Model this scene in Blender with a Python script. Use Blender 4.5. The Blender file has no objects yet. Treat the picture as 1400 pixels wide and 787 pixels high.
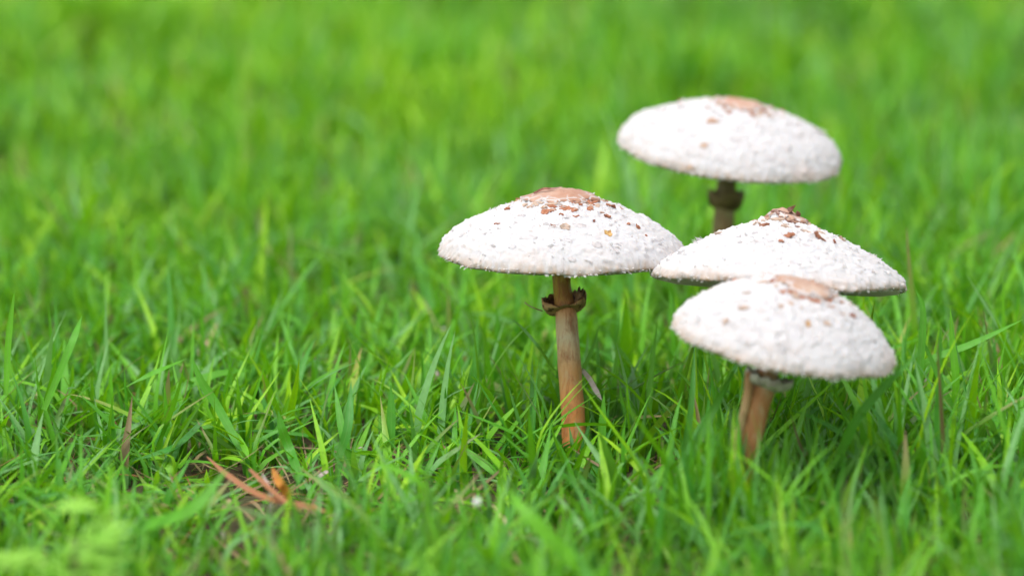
import bpy, math, random
import numpy as np
from mathutils import Vector, Matrix, noise
from mathutils.bvhtree import BVHTree
from mathutils.geometry import tessellate_polygon

random.seed(7)
rng = np.random.default_rng(11)
SC = bpy.context.scene
COL = SC.collection
R = math.radians

# ------------------------------------------------------------------ camera
FPX, PITCH, CAMH = 3889.0, R(10.5), 0.285          # focal length in photo pixels, tilt, height (m)
CX, CY = 700.0, 393.5
SP, CP = math.sin(PITCH), math.cos(PITCH)
cam_d = bpy.data.cameras.new('camera')
cam = bpy.data.objects.new('camera', cam_d)
COL.objects.link(cam)
cam.location = (0, 0, CAMH)
cam.rotation_euler = (R(90) - PITCH, 0, 0)
cam_d.sensor_width = 36
cam_d.lens = 100
cam_d.clip_start = 0.01
cam_d.clip_end = 2000
cam_d.dof.use_dof = True
cam_d.dof.focus_distance = 1.145
cam_d.dof.aperture_fstop = 5.5
cam_d.dof.aperture_blades = 0
SC.camera = cam

# ------------------------------------------------------------------ sky, sun, exposure
SUN_EL, SUN_ROT = R(64), R(-142)
w = bpy.data.worlds.new('World')
SC.world = w
w.use_nodes = True
nt = w.node_tree
nt.nodes.clear()
sky = nt.nodes.new('ShaderNodeTexSky')
sky.sky_type = 'NISHITA'
sky.sun_disc = False
sky.sun_elevation = SUN_EL
sky.sun_rotation = SUN_ROT
sky.air_density = 1.0
sky.dust_density = 3.0
hs = nt.nodes.new('ShaderNodeHueSaturation')
hs.inputs['Saturation'].default_value = 0.22         # a white overcast sky
bg = nt.nodes.new('ShaderNodeBackground')
bg.inputs['Strength'].default_value = 0.15
wo = nt.nodes.new('ShaderNodeOutputWorld')
nt.links.new(sky.outputs[0], hs.inputs['Color'])
nt.links.new(hs.outputs[0], bg.inputs['Color'])
nt.links.new(bg.outputs[0], wo.inputs['Surface'])
sd = bpy.data.lights.new('sun', 'SUN')
sd.energy = 1.0
sd.angle = R(24)
sd.color = (1.0, 0.97, 0.92)
so = bpy.data.objects.new('sun', sd)
COL.objects.link(so)
sv = Vector((math.sin(SUN_ROT) * math.cos(SUN_EL), math.cos(SUN_ROT) * math.cos(SUN_EL), math.sin(SUN_EL)))
so.rotation_euler = (-sv).to_track_quat('-Z', 'Y').to_euler()
so.location = sv * 5
SC.view_settings.view_transform = 'Standard'
SC.view_settings.look = 'None'
SC.view_settings.exposure = 1.08
SC.view_settings.gamma = 1
SC.cycles.max_bounces = 7
SC.cycles.diffuse_bounces = 4
SC.cycles.transmission_bounces = 5
SC.cycles.use_denoising = True


# ------------------------------------------------------------------ helpers
def at_height(px, py, z):
    """point of the place seen at a photo pixel, at height z"""
    v = (py - CY) / FPX
    d = (CAMH - z) / (SP + v * CP)
    return at_depth(px, py, d)


def at_depth(px, py, d):
    u = (px - CX) / FPX
    v = (py - CY) / FPX
    return Vector((u * d, d * (CP - v * SP), CAMH - d * (SP + v * CP)))


def tag(o, label=None, cat=None, group=None, kind=None):
    if label: o['label'] = label
    if cat: o['category'] = cat
    if group: o['group'] = group
    if kind: o['kind'] = kind
    return o


def empty(name, loc):
    o = bpy.data.objects.new(name, None)
    o.empty_display_size = 0.01
    o.location = loc
    COL.objects.link(o)
    return o


def mesh_obj(name, verts, faces, mat, parent=None, smooth=True, attrs=None, origin=(0, 0, 0)):
    """verts are world coordinates; origin is subtracted"""
    og = Vector(origin)
    me = bpy.data.meshes.new(name)
    me.from_pydata([tuple(Vector(v) - og) for v in verts], [], [tuple(f) for f in faces])
    if attrs:
        for an, vals in attrs.items():
            a = me.attributes.new(an, 'FLOAT', 'POINT')
            a.data.foreach_set('value', np.asarray(vals, dtype=np.float32))
    me.materials.append(mat)
    me.polygons.foreach_set('use_smooth', [smooth] * len(me.polygons))
    me.update()
    o = bpy.data.objects.new(name, me)
    COL.objects.link(o)
    if parent is not None:
        o.parent = parent
    else:
        o.location = og
    return o


def smoothstep(x):
    x = np.clip(x, 0, 1)
    return x * x * (3 - 2 * x)


# ------------------------------------------------------------------ materials
def new_mat(name):
    m = bpy.data.materials.new(name)
    m.use_nodes = True
    t = m.node_tree
    t.nodes.clear()
    return m, t


class N:
    """tiny node helper"""
    def __init__(s, t): s.t = t
    def n(s, ty, **kw):
        o = s.t.nodes.new(ty)
        for k, v in kw.items(): setattr(o, k, v)
        return o
    def l(s, a, b): s.t.links.new(a, b)
    def val(s, sock, v):
        if isinstance(v, bpy.types.NodeSocket): s.l(v, sock)
        else: sock.default_value = v
    def attr(s, name):
        return s.n('ShaderNodeAttribute', attribute_name=name).outputs['Fac']
    def math(s, op, a, b=0.0, c=0.0, clamp=False):
        o = s.n('ShaderNodeMath', operation=op, use_clamp=clamp)
        s.val(o.inputs[0], a); s.val(o.inputs[1], b); s.val(o.inputs[2], c)
        return o.outputs[0]
    def mix(s, f, a, b, bt='MIX'):
        o = s.n('ShaderNodeMix', data_type='RGBA', blend_type=bt)
        s.val(o.inputs[0], f)
        s.val(o.inputs[6], a if isinstance(a, bpy.types.NodeSocket) else (*a, 1))
        s.val(o.inputs[7], b if isinstance(b, bpy.types.NodeSocket) else (*b, 1))
        return o.outputs[2]
    def noise(s, scale, detail=3, rough=.5, vec=None, dist=0.0):
        o = s.n('ShaderNodeTexNoise')
        o.inputs['Scale'].default_value = scale
        o.inputs['Detail'].default_value = detail
        o.inputs['Roughness'].default_value = rough
        o.inputs['Distortion'].default_value = dist
        if vec is not None: s.l(vec, o.inputs['Vector'])
        return o.outputs['Fac']
    def ramp(s, f, stops):
        o = s.n('ShaderNodeValToRGB')
        s.l(f, o.inputs[0])
        els = o.color_ramp.elements
        while len(els) < len(stops): els.new(.5)
        for e, (p, c) in zip(els, stops):
            e.position = p
            e.color = (*c, 1) if len(c) == 3 else c
        return o.outputs[0]
    def rng(s, f, a, b, c=0.0, d=1.0):
        o = s.n('ShaderNodeMapRange')
        s.val(o.inputs[0], f)
        for i, v in enumerate((a, b, c, d)): o.inputs[i + 1].default_value = v
        return o.outputs[0]
    def obj(s, scale=(1, 1, 1)):
        tc = s.n('ShaderNodeTexCoord')
        mp = s.n('ShaderNodeMapping')
        mp.inputs['Scale'].default_value = scale
        s.l(tc.outputs['Object'], mp.inputs['Vector'])
        return mp.outputs[0]
    def bump(s, h, strength, dist):
        o = s.n('ShaderNodeBump')
        o.inputs['Strength'].default_value = strength
        o.inputs['Distance'].default_value = dist
        s.l(h, o.inputs['Height'])
        return o.outputs[0]
    def pbsdf(s, color, rough=.6, normal=None, spec=.5, sss=0.0, sssr=0.001):
        o = s.n('ShaderNodeBsdfPrincipled')
        s.val(o.inputs['Base Color'], color if isinstance(color, bpy.types.NodeSocket) else (*color, 1))
        s.val(o.inputs['Roughness'], rough)
        o.inputs['Specular IOR Level'].default_value = spec
        if sss:
            o.inputs['Subsurface Weight'].default_value = sss
            o.inputs['Subsurface Scale'].default_value = sssr
            o.inputs['Subsurface Radius'].default_value = (1, .7, .5)
        if normal is not None: s.l(normal, o.inputs['Normal'])
        return o.outputs[0]
    def out(s, sh):
        o = s.n('ShaderNodeOutputMaterial')
        s.l(sh, o.inputs['Surface'])


def leaf_material(name, transl=.38):
    """grass blade: attributes tint (0 blue green .. 1 yellow green), dry, along, across"""
    m, t = new_mat(name)
    q = N(t)
    tint, dry, al, ac = q.attr('tint'), q.attr('dry'), q.attr('along'), q.attr('across')
    green = q.ramp(tint, [(0.0, (.150, .340, .110)), (.05, (.110, .300, .070)), (.14, (.038, .215, .024)), (.42, (.092, .345, .010)), (.72, (.185, .46, .004)), (1.0, (.33, .56, .004))])
    pale = q.mix(q.rng(al, 0.0, .28, .12, 0.0), green, (.22, .34, .07))
    # midrib slightly paler
    rib = q.math('SUBTRACT', 1.0, q.math('ABSOLUTE', q.math('SUBTRACT', ac, .5)))
    pale = q.mix(q.rng(rib, .93, 1.0, 0.0, .22), pale, (.26, .42, .13))
    nz = q.noise(260, 3, .6, q.obj())
    pale = q.mix(q.rng(nz, .35, .75, 0.0, .35), pale, (.05, .13, .012))
    tipdry = q.rng(q.math('MULTIPLY', al, q.math('ADD', dry, .0)), .25, .7)
    dryc = q.ramp(tint, [(0.0, (.17, .12, .05)), (.5, (.27, .21, .10)), (.8, (.36, .26, .13)), (1.0, (.28, .11, .04))])
    c = q.mix(tipdry, pale, dryc)
    veins = q.math('SINE', q.math('MULTIPLY', ac, 44.0))
    bmp = q.bump(veins, .28, .0002)
    p = q.pbsdf(c, q.rng(nz, .3, .7, .34, .52), bmp, .36)
    tr = q.n('ShaderNodeBsdfTranslucent')
    q.l(q.mix(.6, c, (.31, .78, .003), 'MIX'), tr.inputs['Color'])
    trd = q.n('ShaderNodeBsdfTranslucent')
    q.l(c, trd.inputs['Color'])
    mt = q.n('ShaderNodeMixShader')
    q.l(tipdry, mt.inputs[0]); q.l(tr.outputs[0], mt.inputs[1]); q.l(trd.outputs[0], mt.inputs[2])
    ms = q.n('ShaderNodeMixShader')
    ms.inputs[0].default_value = transl
    q.l(p, ms.inputs[1]); q.l(mt.outputs[0], ms.inputs[2])
    q.out(ms.outputs[0])
    return m


def plain_leaf(name, col, col2, transl=.3, scale=500):
    m, t = new_mat(name)
    q = N(t)
    nz = q.noise(scale, 4, .6, q.obj())
    c = q.mix(q.rng(nz, .35, .7), col, col2)
    p = q.pbsdf(c, .55, q.bump(nz, .4, .0003), .3)
    tr = q.n('ShaderNodeBsdfTranslucent')
    q.l(c, tr.inputs['Color'])
    ms = q.n('ShaderNodeMixShader')
    ms.inputs[0].default_value = transl
    q.l(p, ms.inputs[1]); q.l(tr.outputs[0], ms.inputs[2])
    q.out(ms.outputs[0])
    return m


def cap_material():
    """white woolly flesh: attribute rad 0 centre .. 1 margin, ang = angle / tau"""
    m, t = new_mat('woolly white cap')
    q = N(t)
    rad, ang = q.attr('rad'), q.attr('ang')
    cv = q.n('ShaderNodeCombineXYZ')
    q.l(q.math('MULTIPLY', ang, 120.0), cv.inputs[0]); q.l(q.math('MULTIPLY', rad, 5.0), cv.inputs[1])
    stri = q.noise(1.0, 3, .6, cv.outputs[0])
    n1 = q.noise(170, 4, .6, q.obj(), .6)
    n2 = q.noise(900, 4, .65, q.obj(), .8)
    n3 = q.noise(75, 3, .55, q.obj(), .4)
    white = (.446, .436, .440)
    c = q.mix(q.rng(n1, .50, .72, 0, .3), white, (.40, .36, .36))
    c = q.mix(q.rng(n3, .58, .70, 0, .35), c, (.37, .325, .322))
    c = q.mix(q.math('MULTIPLY', q.rng(rad, .975, 1.03), q.rng(stri, .36, .60), clamp=True), c, (.38, .25, .14))
    c = q.mix(q.math('MULTIPLY', q.rng(rad, .86, 1.0), q.rng(n3, .47, .62, 0, .32), clamp=True), c, (.42, .31, .24))
    h = q.math('ADD', q.math('MULTIPLY', n2, .5), q.math('ADD', n1, q.math('MULTIPLY', stri, q.rng(rad, .85, 1.0, .05, .45))))
    q.out(q.pbsdf(c, .9, q.bump(h, .6, .0008), .1, .5, .003))
    return m


def scale_material(name, a, b, c3, rough=.6):
    m, t = new_mat(name)
    q = N(t)
    n1 = q.noise(420, 4, .65, q.obj(), .5)
    n2 = q.noise(120, 3, .5, q.obj())
    c = q.mix(q.rng(n1, .35, .68), a, b)
    c = q.mix(q.rng(n2, .50, .66), c, c3)
    q.out(q.pbsdf(c, rough, q.bump(n1, .6, .0006), .25, .1, .001))
    return m


def disc_material(name='brown cap centre', a=(.32, .165, .105), b=(.40, .255, .185)):
    m, t = new_mat(name)
    q = N(t)
    rad = q.attr('rad')
    n1 = q.noise(300, 4, .6, q.obj(), .6)
    n2 = q.noise(90, 3, .5, q.obj())
    c = q.mix(q.rng(n2, .35, .65), a, b)
    c = q.mix(q.rng(n1, .52, .75, 0, .5), c, (.26, .09, .055))
    vo = q.n('ShaderNodeTexVoronoi', feature='DISTANCE_TO_EDGE')
    vo.inputs['Scale'].default_value = 210
    q.l(q.obj((1, 1, 1)), vo.inputs['Vector'])
    crack = q.math('MULTIPLY', q.rng(vo.outputs['Distance'], .03, .12, 1, 0), q.rng(rad, .62, .9), clamp=True)
    c = q.mix(crack, c, (.44, .41, .40))
    q.out(q.pbsdf(c, .55, q.bump(q.math('SUBTRACT', n1, crack), .5, .0005), .3, .15, .001))
    return m


def stem_material(name, stops, streak=(.30, .10, .035), amt=.75):
    m, t = new_mat(name)
    q = N(t)
    al = q.attr('along')
    big = q.noise(60, 3, .5, q.obj())
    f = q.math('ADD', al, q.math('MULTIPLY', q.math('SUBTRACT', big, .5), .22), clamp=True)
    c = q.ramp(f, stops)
    st = q.noise(1, 5, .7, q.obj((800, 800, 70)), .5)
    blot = q.noise(150, 4, .65, q.obj((1, 1, .45)), .5)
    c = q.mix(q.rng(blot, .52, .66, 0, .65), c, (.20, .085, .035))
    c = q.mix(q.rng(blot, .46, .34, 0, .55), c, (.44, .36, .20))
    c = q.mix(q.rng(st, .50, .70, 0, amt), c, streak)
    c = q.mix(q.rng(st, .45, .28, 0, .35), c, (.50, .38, .18))
    q.out(q.pbsdf(c, .42, q.bump(st, .6, .0007), .15, .12, .001))
    return m


def ring_material():
    m, t = new_mat('stem ring')
    q = N(t)
    rad = q.attr('rad')        # 0 at stem, 1 at lip; >1 outer underside
    n1 = q.noise(350, 4, .6, q.obj(), .5)
    n2 = q.noise(120, 3, .5, q.obj())
    c = q.ramp(q.math('MULTIPLY', q.math('ADD', rad, q.math('MULTIPLY', q.math('SUBTRACT', n2, .5), .35)), .5),
               [(0.0, (.16, .09, .06)), (.30, (.20, .115, .095)), (.44, (.13, .065, .035)), (.52, (.42, .23, .08)), (.66, (.38, .24, .10)), (1.0, (.26, .16, .07))])
    c = q.mix(q.rng(n1, .50, .62, 0, .85), c, (.05, .026, .016))
    q.out(q.pbsdf(c, .6, q.bump(n1, .8, .0009), .3))
    return m


def gill_material():
    m, t = new_mat('greenish gills')
    q = N(t)
    n1 = q.noise(200, 3, .6, q.obj())
    c = q.mix(n1, (.36, .38, .24), (.46, .45, .32))
    q.out(q.pbsdf(c, .8, None, .2))
    return m


def ground_material():
    m, t = new_mat('soil and thatch')
    q = N(t)
    co = q.obj()
    n1 = q.noise(90, 5, .65, co, .6)
    n2 = q.noise(9, 4, .6, co)
    n3 = q.noise(.35, 4, .6, co)
    c = q.mix(q.rng(n1, .35, .68), (.030, .020, .012), (.115, .078, .045))
    c = q.mix(q.rng(n2, .45, .65, 0, .6), c, (.04, .075, .016))
    sep = q.n('ShaderNodeSeparateXYZ')
    q.l(co, sep.inputs[0])
    r2 = q.math('SQRT', q.math('ADD', q.math('POWER', sep.outputs[0], 2.0), q.math('POWER', sep.outputs[1], 2.0)))
    far = q.mix(q.rng(n3, .35, .65), (.055, .14, .018), (.10, .20, .03))
    c = q.mix(q.rng(r2, 7.0, 9.5), c, far)
    q.out(q.pbsdf(c, .9, q.bump(n1, 1.0, .004), .2))
    return m


M_GRASS = leaf_material('grass blades', .29)
M_CAP = cap_material()
M_DISC = disc_material()
M_DISC3 = disc_material('faint tan cap centre', (.34, .20, .135), (.41, .29, .22))
M_DISC4 = disc_material('orange pink cap centre', (.36, .175, .11), (.42, .27, .20))
M_BROWN = scale_material('brown scale', (.27, .095, .045), (.36, .17, .10), (.16, .05, .025))
M_TAN = scale_material('tan scale', (.37, .26, .19), (.41, .32, .26), (.30, .17, .11))
M_GREY = scale_material('grey scale', (.425, .40, .40), (.45, .425, .43), (.37, .33, .32), .9)
M_SKIN = scale_material('pinkish skin', (.32, .18, .12), (.38, .25, .185), (.24, .11, .07))
M_OCHRE = scale_material('ochre scale', (.42, .24, .07), (.50, .34, .15), (.40, .18, .06))
M_DARK = scale_material('dark shred', (.10, .035, .020), (.22, .09, .06), (.33, .22, .19))
M_WHITE = plain_leaf('white flake', (.74, .72, .725), (.68, .65, .63), .5)
M_GILL = gill_material()
M_RING = ring_material()
M_SOIL = ground_material()
M_STEM1 = stem_material('brown streaked stem', [(0, (.50, .18, .06)), (.22, (.62, .24, .08)), (.40, (.48, .25, .09)), (.56, (.50, .43, .27)), (.66, (.52, .25, .10)), (.72, (.38, .22, .035)), (1, (.34, .29, .03))])
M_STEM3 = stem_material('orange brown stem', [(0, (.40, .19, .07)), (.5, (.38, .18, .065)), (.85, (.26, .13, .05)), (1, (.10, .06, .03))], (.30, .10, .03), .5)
M_STEM2 = stem_material('pale tan stem', [(0, (.50, .27, .11)), (.45, (.48, .34, .17)), (1, (.42, .36, .20))], (.36, .16, .06), .4)
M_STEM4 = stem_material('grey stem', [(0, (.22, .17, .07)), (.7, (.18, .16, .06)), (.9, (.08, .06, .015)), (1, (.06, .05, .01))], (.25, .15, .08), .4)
M_RUST = plain_leaf('rust dead blade', (.36, .14, .05), (.29, .14, .07), .25)
M_AMBER = plain_leaf('amber blade', (.55, .25, .03), (.45, .14, .03), .35)
M_STRAW = plain_leaf('straw', (.60, .47, .30), (.42, .28, .17), .25)
M_PALE = plain_leaf('bleached blade', (.56, .49, .45), (.42, .32, .29), .3)
M_WEED = plain_leaf('light green weed leaf', (.33, .62, .09), (.25, .54, .06), .4, 150)
M_WEEDSTEM = plain_leaf('weed stem', (.16, .28, .05), (.24, .30, .10), .2, 150)
M_CRUMB = plain_leaf('brown crumb', (.45, .13, .03), (.25, .07, .02), .05)


# ------------------------------------------------------------------ ground
def gh(x, y):
    """ground height"""
    far = smoothstep((y - 1.35) / .9)
    a = .0022 * np.sin(x * 31 + 1.3) * np.cos(y * 27 + .4) + .0016 * np.sin(x * 57 + y * 43)
    b = .010 * np.sin(x * 6.1 + 2.0) * np.cos(y * 5.3 + .7) + .006 * np.sin(x * 11.0 - y * 9.0)
    return a + b * far * smoothstep((14 - y) / 6)


def axis(lim, near, step):
    v = [0.0]
    s = step
    while v[-1] < lim:
        if v[-1] > near: s *= 1.25
        v.append(v[-1] + s)
    return v


ax = axis(600, 1.2, .02)
ay = axis(900, 4.8, .025)
xs = np.array([-a for a in ax[:0:-1]] + ax)
ys = np.array([-a for a in axis(300, .1, .03)[:0:-1]] + ay)
GX, GY = np.meshgrid(xs, ys)
GZ = gh(GX, GY)
nx, ny = len(xs), len(ys)
idx = np.arange(nx * ny).reshape(ny, nx)
quads = np.stack([idx[:-1, :-1], idx[:-1, 1:], idx[1:, 1:], idx[1:, :-1]], -1).reshape(-1, 4)


def fast_mesh(name, V, Q, mat, attrs=None):
    me = bpy.data.meshes.new(name)
    me.vertices.add(len(V))
    me.vertices.foreach_set('co', V.astype(np.float32).ravel())
    me.loops.add(Q.size)
    me.loops.foreach_set('vertex_index', Q.astype(np.int32).ravel())
    me.polygons.add(len(Q))
    me.polygons.foreach_set('loop_start', np.arange(0, Q.size, Q.shape[1], dtype=np.int32))
    me.polygons.foreach_set('use_smooth', np.ones(len(Q), dtype=bool))
    me.materials.append(mat)
    for an, vals in (attrs or {}).items():
        a = me.attributes.new(an, 'FLOAT', 'POINT')
        a.data.foreach_set('value', vals.astype(np.float32).ravel())
    me.update(calc_edges=True)
    o = bpy.data.objects.new(name, me)
    COL.objects.link(o)
    return o


g = fast_mesh('ground', np.stack([GX, GY, GZ], -1).reshape(-1, 3), quads, M_SOIL)
tag(g, 'dark soil and thatch under the lawn', kind='structure')

# ------------------------------------------------------------------ mushrooms
UP = Vector((0, 0, 1))


def interp(tab, x):
    for (x0, y0), (x1, y1) in zip(tab, tab[1:]):
        if x <= x1: return y0 + (y1 - y0) * (x - x0) / (x1 - x0)
    return tab[-1][1]


def cap_frame(c, roll, tiltback):
    """cap axis: roll to the right (camera view), tiltback away from the camera"""
    m = Matrix.Rotation(-tiltback, 4, 'X') @ Matrix.Rotation(roll, 4, 'Y')
    return Matrix.Translation(c) @ m


def tube(path, radii, seg, wob=0.0, seed=0, flute=0.0):
    verts, faces, al = [], [], []
    n = len(path)
    for i, p in enumerate(path):
        d = (path[min(n - 1, i + 1)] - path[max(0, i - 1)]).normalized()
        s = d.cross(Vector((0, 1, 0))).normalized()
        u = s.cross(d)
        for k in range(seg):
            a = math.tau * k / seg
            r = radii[i] * (1 + wob * noise.noise(Vector((math.cos(a) * 1.2, math.sin(a) * 1.2, i * .35 + seed))) + flute * math.sin(a * 11 + seed))
            verts.append(p + (s * math.cos(a) + u * math.sin(a)) * r)
            al.append(i / (n - 1))
    for i in range(n - 1):
        for k in range(seg):
            faces.append((i * seg + k, i * seg + (k + 1) % seg, (i + 1) * seg + (k + 1) % seg, (i + 1) * seg + k))
    faces.append(tuple(range(seg))[::-1])
    faces.append(tuple((n - 1) * seg + k for k in range(seg)))
    return verts, faces, al


def spline(pts, n):
    """Catmull-Rom through the given points"""
    P = [pts[0] * 2 - pts[1]] + list(pts) + [pts[-1] * 2 - pts[-2]]
    out = []
    for j in range(n + 1):
        s = j / n * (len(pts) - 1)
        i = min(int(s), len(pts) - 2)
        t = s - i
        a, b, c, d = P[i], P[i + 1], P[i + 2], P[i + 3]
        out.append(.5 * ((2 * b) + (c - a) * t + (2 * a - 5 * b + 4 * c - d) * t * t + (3 * b - a - 3 * c + d) * t ** 3))
    return out


def patch(tree, centre, normal, rx, ry, rot, lift=.0004, curl=.0, seed=0, ragged=.3, thick=.0005, rings=2, nseg=12):
    """an irregular flake lying on the cap, its edge turned up a little; closed solid"""
    rs = random.Random(seed)
    s = normal.cross(Vector((.3, .9, .1))).normalized()
    u = normal.cross(s)
    s, u = s * math.cos(rot) + u * math.sin(rot), u * math.cos(rot) - s * math.sin(rot)
    rag = [1 + ragged * rs.uniform(-1, 1) for _ in range(nseg)]
    top, rad = [], []
    def put(x, y, lf):
        q = centre + s * x + u * y + normal * .01
        hit = tree.ray_cast(q, -normal, .03)
        b = hit[0] if hit[0] is not None else centre + s * x + u * y
        nn = hit[1] if hit[0] is not None else normal
        if nn.dot(normal) < 0: nn = -nn
        return b + nn * lf
    cb = (rs.uniform(-1, 1), rs.uniform(-1, 1))
    top.append(put(0, 0, lift)); rad.append(0)
    for r in range(1, rings + 1):
        f = r / rings
        for k in range(nseg):
            a = math.tau * k / nseg
            x, y = math.cos(a) * rx * f * rag[k], math.sin(a) * ry * f * rag[k]
            dirf = .5 + .5 * (math.cos(a) * cb[0] + math.sin(a) * cb[1])
            top.append(put(x, y, lift + curl * f * f * dirf * rs.uniform(.5, 1.2)))
            rad.append(f)
    n = len(top)
    verts = top + [v - normal * thick for v in top]
    rad = rad + rad
    faces = []
    for k in range(nseg):
        k2 = (k + 1) % nseg
        faces.append((0, 1 + k, 1 + k2))
        faces.append((n, n + 1 + k2, n + 1 + k))
        for r in range(rings - 1):
            a, b = 1 + r * nseg, 1 + (r + 1) * nseg
            faces.append((a + k, b + k, b + k2, a + k2))
            faces.append((n + a + k, n + a + k2, n + b + k2, n + b + k))
        e = 1 + (rings - 1) * nseg
        faces.append((e + k, n + e + k, n + e + k2, e + k2))
    return verts, faces, rad


def make_mushroom(spec):
    base = spec['base']
    root = empty('mushroom', base)
    tag(root, spec['label'], 'mushroom', 'white shaggy mushrooms growing in the lawn')
    M = cap_frame(spec['centre'], spec['roll'], spec['back'])
    Rr, H, prof, sd_ = spec['R'], spec['H'], spec['profile'], spec['seed']
    # --- cap: dome, rolled margin, then a short return underneath
    rho = [i / 92 * .94 for i in range(93)] + [.955, .968, .979, .988, .995, 1.0, 1.002, 1.0, .994, .984, .97]
    zz = [interp(prof, r) for r in rho[:93]]
    z0 = zz[-1]
    tail = [.86, .72, .58, .44, .28, 0.10, -.08, -.22, -.34, -.40, -.42]
    zz += [z0 * t if t > 0 else t * .10 for t in tail]
    # smooth the profile a little
    for _ in range(4):
        zz = [zz[0]] + [(zz[i - 1] + 2 * zz[i] + zz[i + 1]) / 4 for i in range(1, len(zz) - 1)] + [zz[-1]]
    NS = 384
    verts, rad, ang, faces = [], [], [], []
    for i, (r, z) in enumerate(zip(rho, zz)):
        s_tot = i / (len(rho) - 1)
        for k in range(NS):
            a = math.tau * k / NS
            ca, sa = math.cos(a), math.sin(a)
            e = smooth01((r - .25) / .75) if i < 93 else 1
            edge = 1 + e * (.022 * noise.noise(Vector((ca * 1.3, sa * 1.3, sd_))) + .020 * noise.noise(Vector((ca * 4, sa * 4, sd_ + 3))) + .008 * noise.noise(Vector((ca * 11, sa * 11, sd_ + 5))))
            wz = e * e * H * (.085 * noise.noise(Vector((ca * 1.1 + 5, sa * 1.1, sd_))) + .045 * noise.noise(Vector((ca * 3.2 + 5, sa * 3.2, sd_ + 9))))
            wz += e * e * spec.get('wave', lambda a: 0)(a)
            p = Vector((ca * r * Rr * edge, sa * r * Rr * edge, z * H + wz))
            # lumpy and woolly relief
            q = p * 1000
            lum = .55 * noise.noise(q * .085 + Vector((sd_, 0, 0))) + .38 * noise.noise(q * .24) + .34 * abs(noise.noise(q * .62)) + .24 * noise.noise(q * 1.25)
            lum += 1.3 * max(0, noise.noise(q * .42 + Vector((3, sd_, 0))) - .08) + .95 * max(0, noise.noise(q * .8 + Vector((9, sd_, 0))) - .12)
            if i > 90:
                lum += .30 * noise.noise(Vector((a * 26, s_tot * 4, sd_))) + .30 * noise.noise(Vector((a * 60, s_tot * 9, sd_)))
            nrm = Vector((ca * (.25 + .75 * e), sa * (.25 + .75 * e), 1.05 - e * .6)).normalized()
            p += nrm * lum * .00095 * (1 if r > .05 else r / .05)
            verts.append(M @ p)
            rad.append(r if i < 99 else 1 + (i - 98) * .012)
            ang.append(k / NS)
    nr = len(rho)
    for i in range(nr - 1):
        for k in range(NS):
            faces.append((i * NS + k, (i + 1) * NS + k, (i + 1) * NS + (k + 1) % NS, i * NS + (k + 1) % NS))
    cap = mesh_obj('cap', verts, faces, M_CAP, root, True, {'rad': rad, 'ang': ang}, base)
    tree = BVHTree.FromPolygons(verts, faces)
    rim = verts[-NS:]
    # --- gills: radial blades from the margin to the stem
    ng = 144
    gv, gf = [], []
    gp = [(.985, -.045), (.93, -.085), (.80, -.11), (.60, -.10), (.40, .0), (.24, .12), (.10, .20)]
    for j in range(ng * 2):
        a = math.tau * j / (ng * 2)
        up = (j % 2)
        k = int(j / (ng * 2) * NS)
        for i, (r, z) in enumerate(gp):
            d = Vector((math.cos(a) * r * Rr, math.sin(a) * r * Rr, z * H + (0.0028 if up and 0 < i else 0)))
            v = M @ d
            if i == 0: v = rim[k] + (M.to_3x3() @ Vector((-math.cos(a), -math.sin(a), .5))) * .0004
            elif i == 1:
                v = v.lerp(rim[k], .45)
            gv.append(v)
    m_ = len(gp)
    for j in range(ng * 2):
        j2 = (j + 1) % (ng * 2)
        for i in range(m_ - 1):
            gf.append((j * m_ + i, j * m_ + i + 1, j2 * m_ + i + 1, j2 * m_ + i))
    mesh_obj('gills', gv, gf, M_GILL, root, False, None, base)
    # --- stem
    path = spline(spec['stem'] + [M @ Vector((0, 0, H * .3))], 36)
    rr = [interp(spec['stem_r'], i / 36) for i in range(37)]
    sv_, sf_, al = tube(path, rr, 28, .10, sd_, .012)
    mesh_obj('stem', sv_, sf_, spec['stem_mat'], root, True, {'along': al}, base)
    # --- ring
    rg = spec['ring']
    rc, rR, rup, rlow = rg['c'], rg['R'], rg['up'], rg['low']
    axis_ = (path[min(36, int(rg['t'] * 36) + 1)] - path[int(rg['t'] * 36) - 1]).normalized()
    sx = axis_.cross(Vector((0, 1, 0))).normalized(); uy = -sx.cross(axis_)
    sx = Vector((1, 0, 0)); uy = axis_.cross(sx).normalized(); sx = uy.cross(axis_)
    rv, rf, rd = [], [], []
    NR = 72
    r0 = rg['r0']
    rows = [(0.0, 0, 0.0), (.20, .0, .2), (.55, .06, .45), (.85, .32, .7), (.98, .72, .9), (1.0, 1.0, 1.0), (1.08, .96, 1.08), (1.16, .70, 1.2), (1.14, .30, 1.4), (.98, -.08, 1.6), (.62, -.36, 1.75), (.16, -.50, 1.85), (0, -.72, 2.0)]
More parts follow.
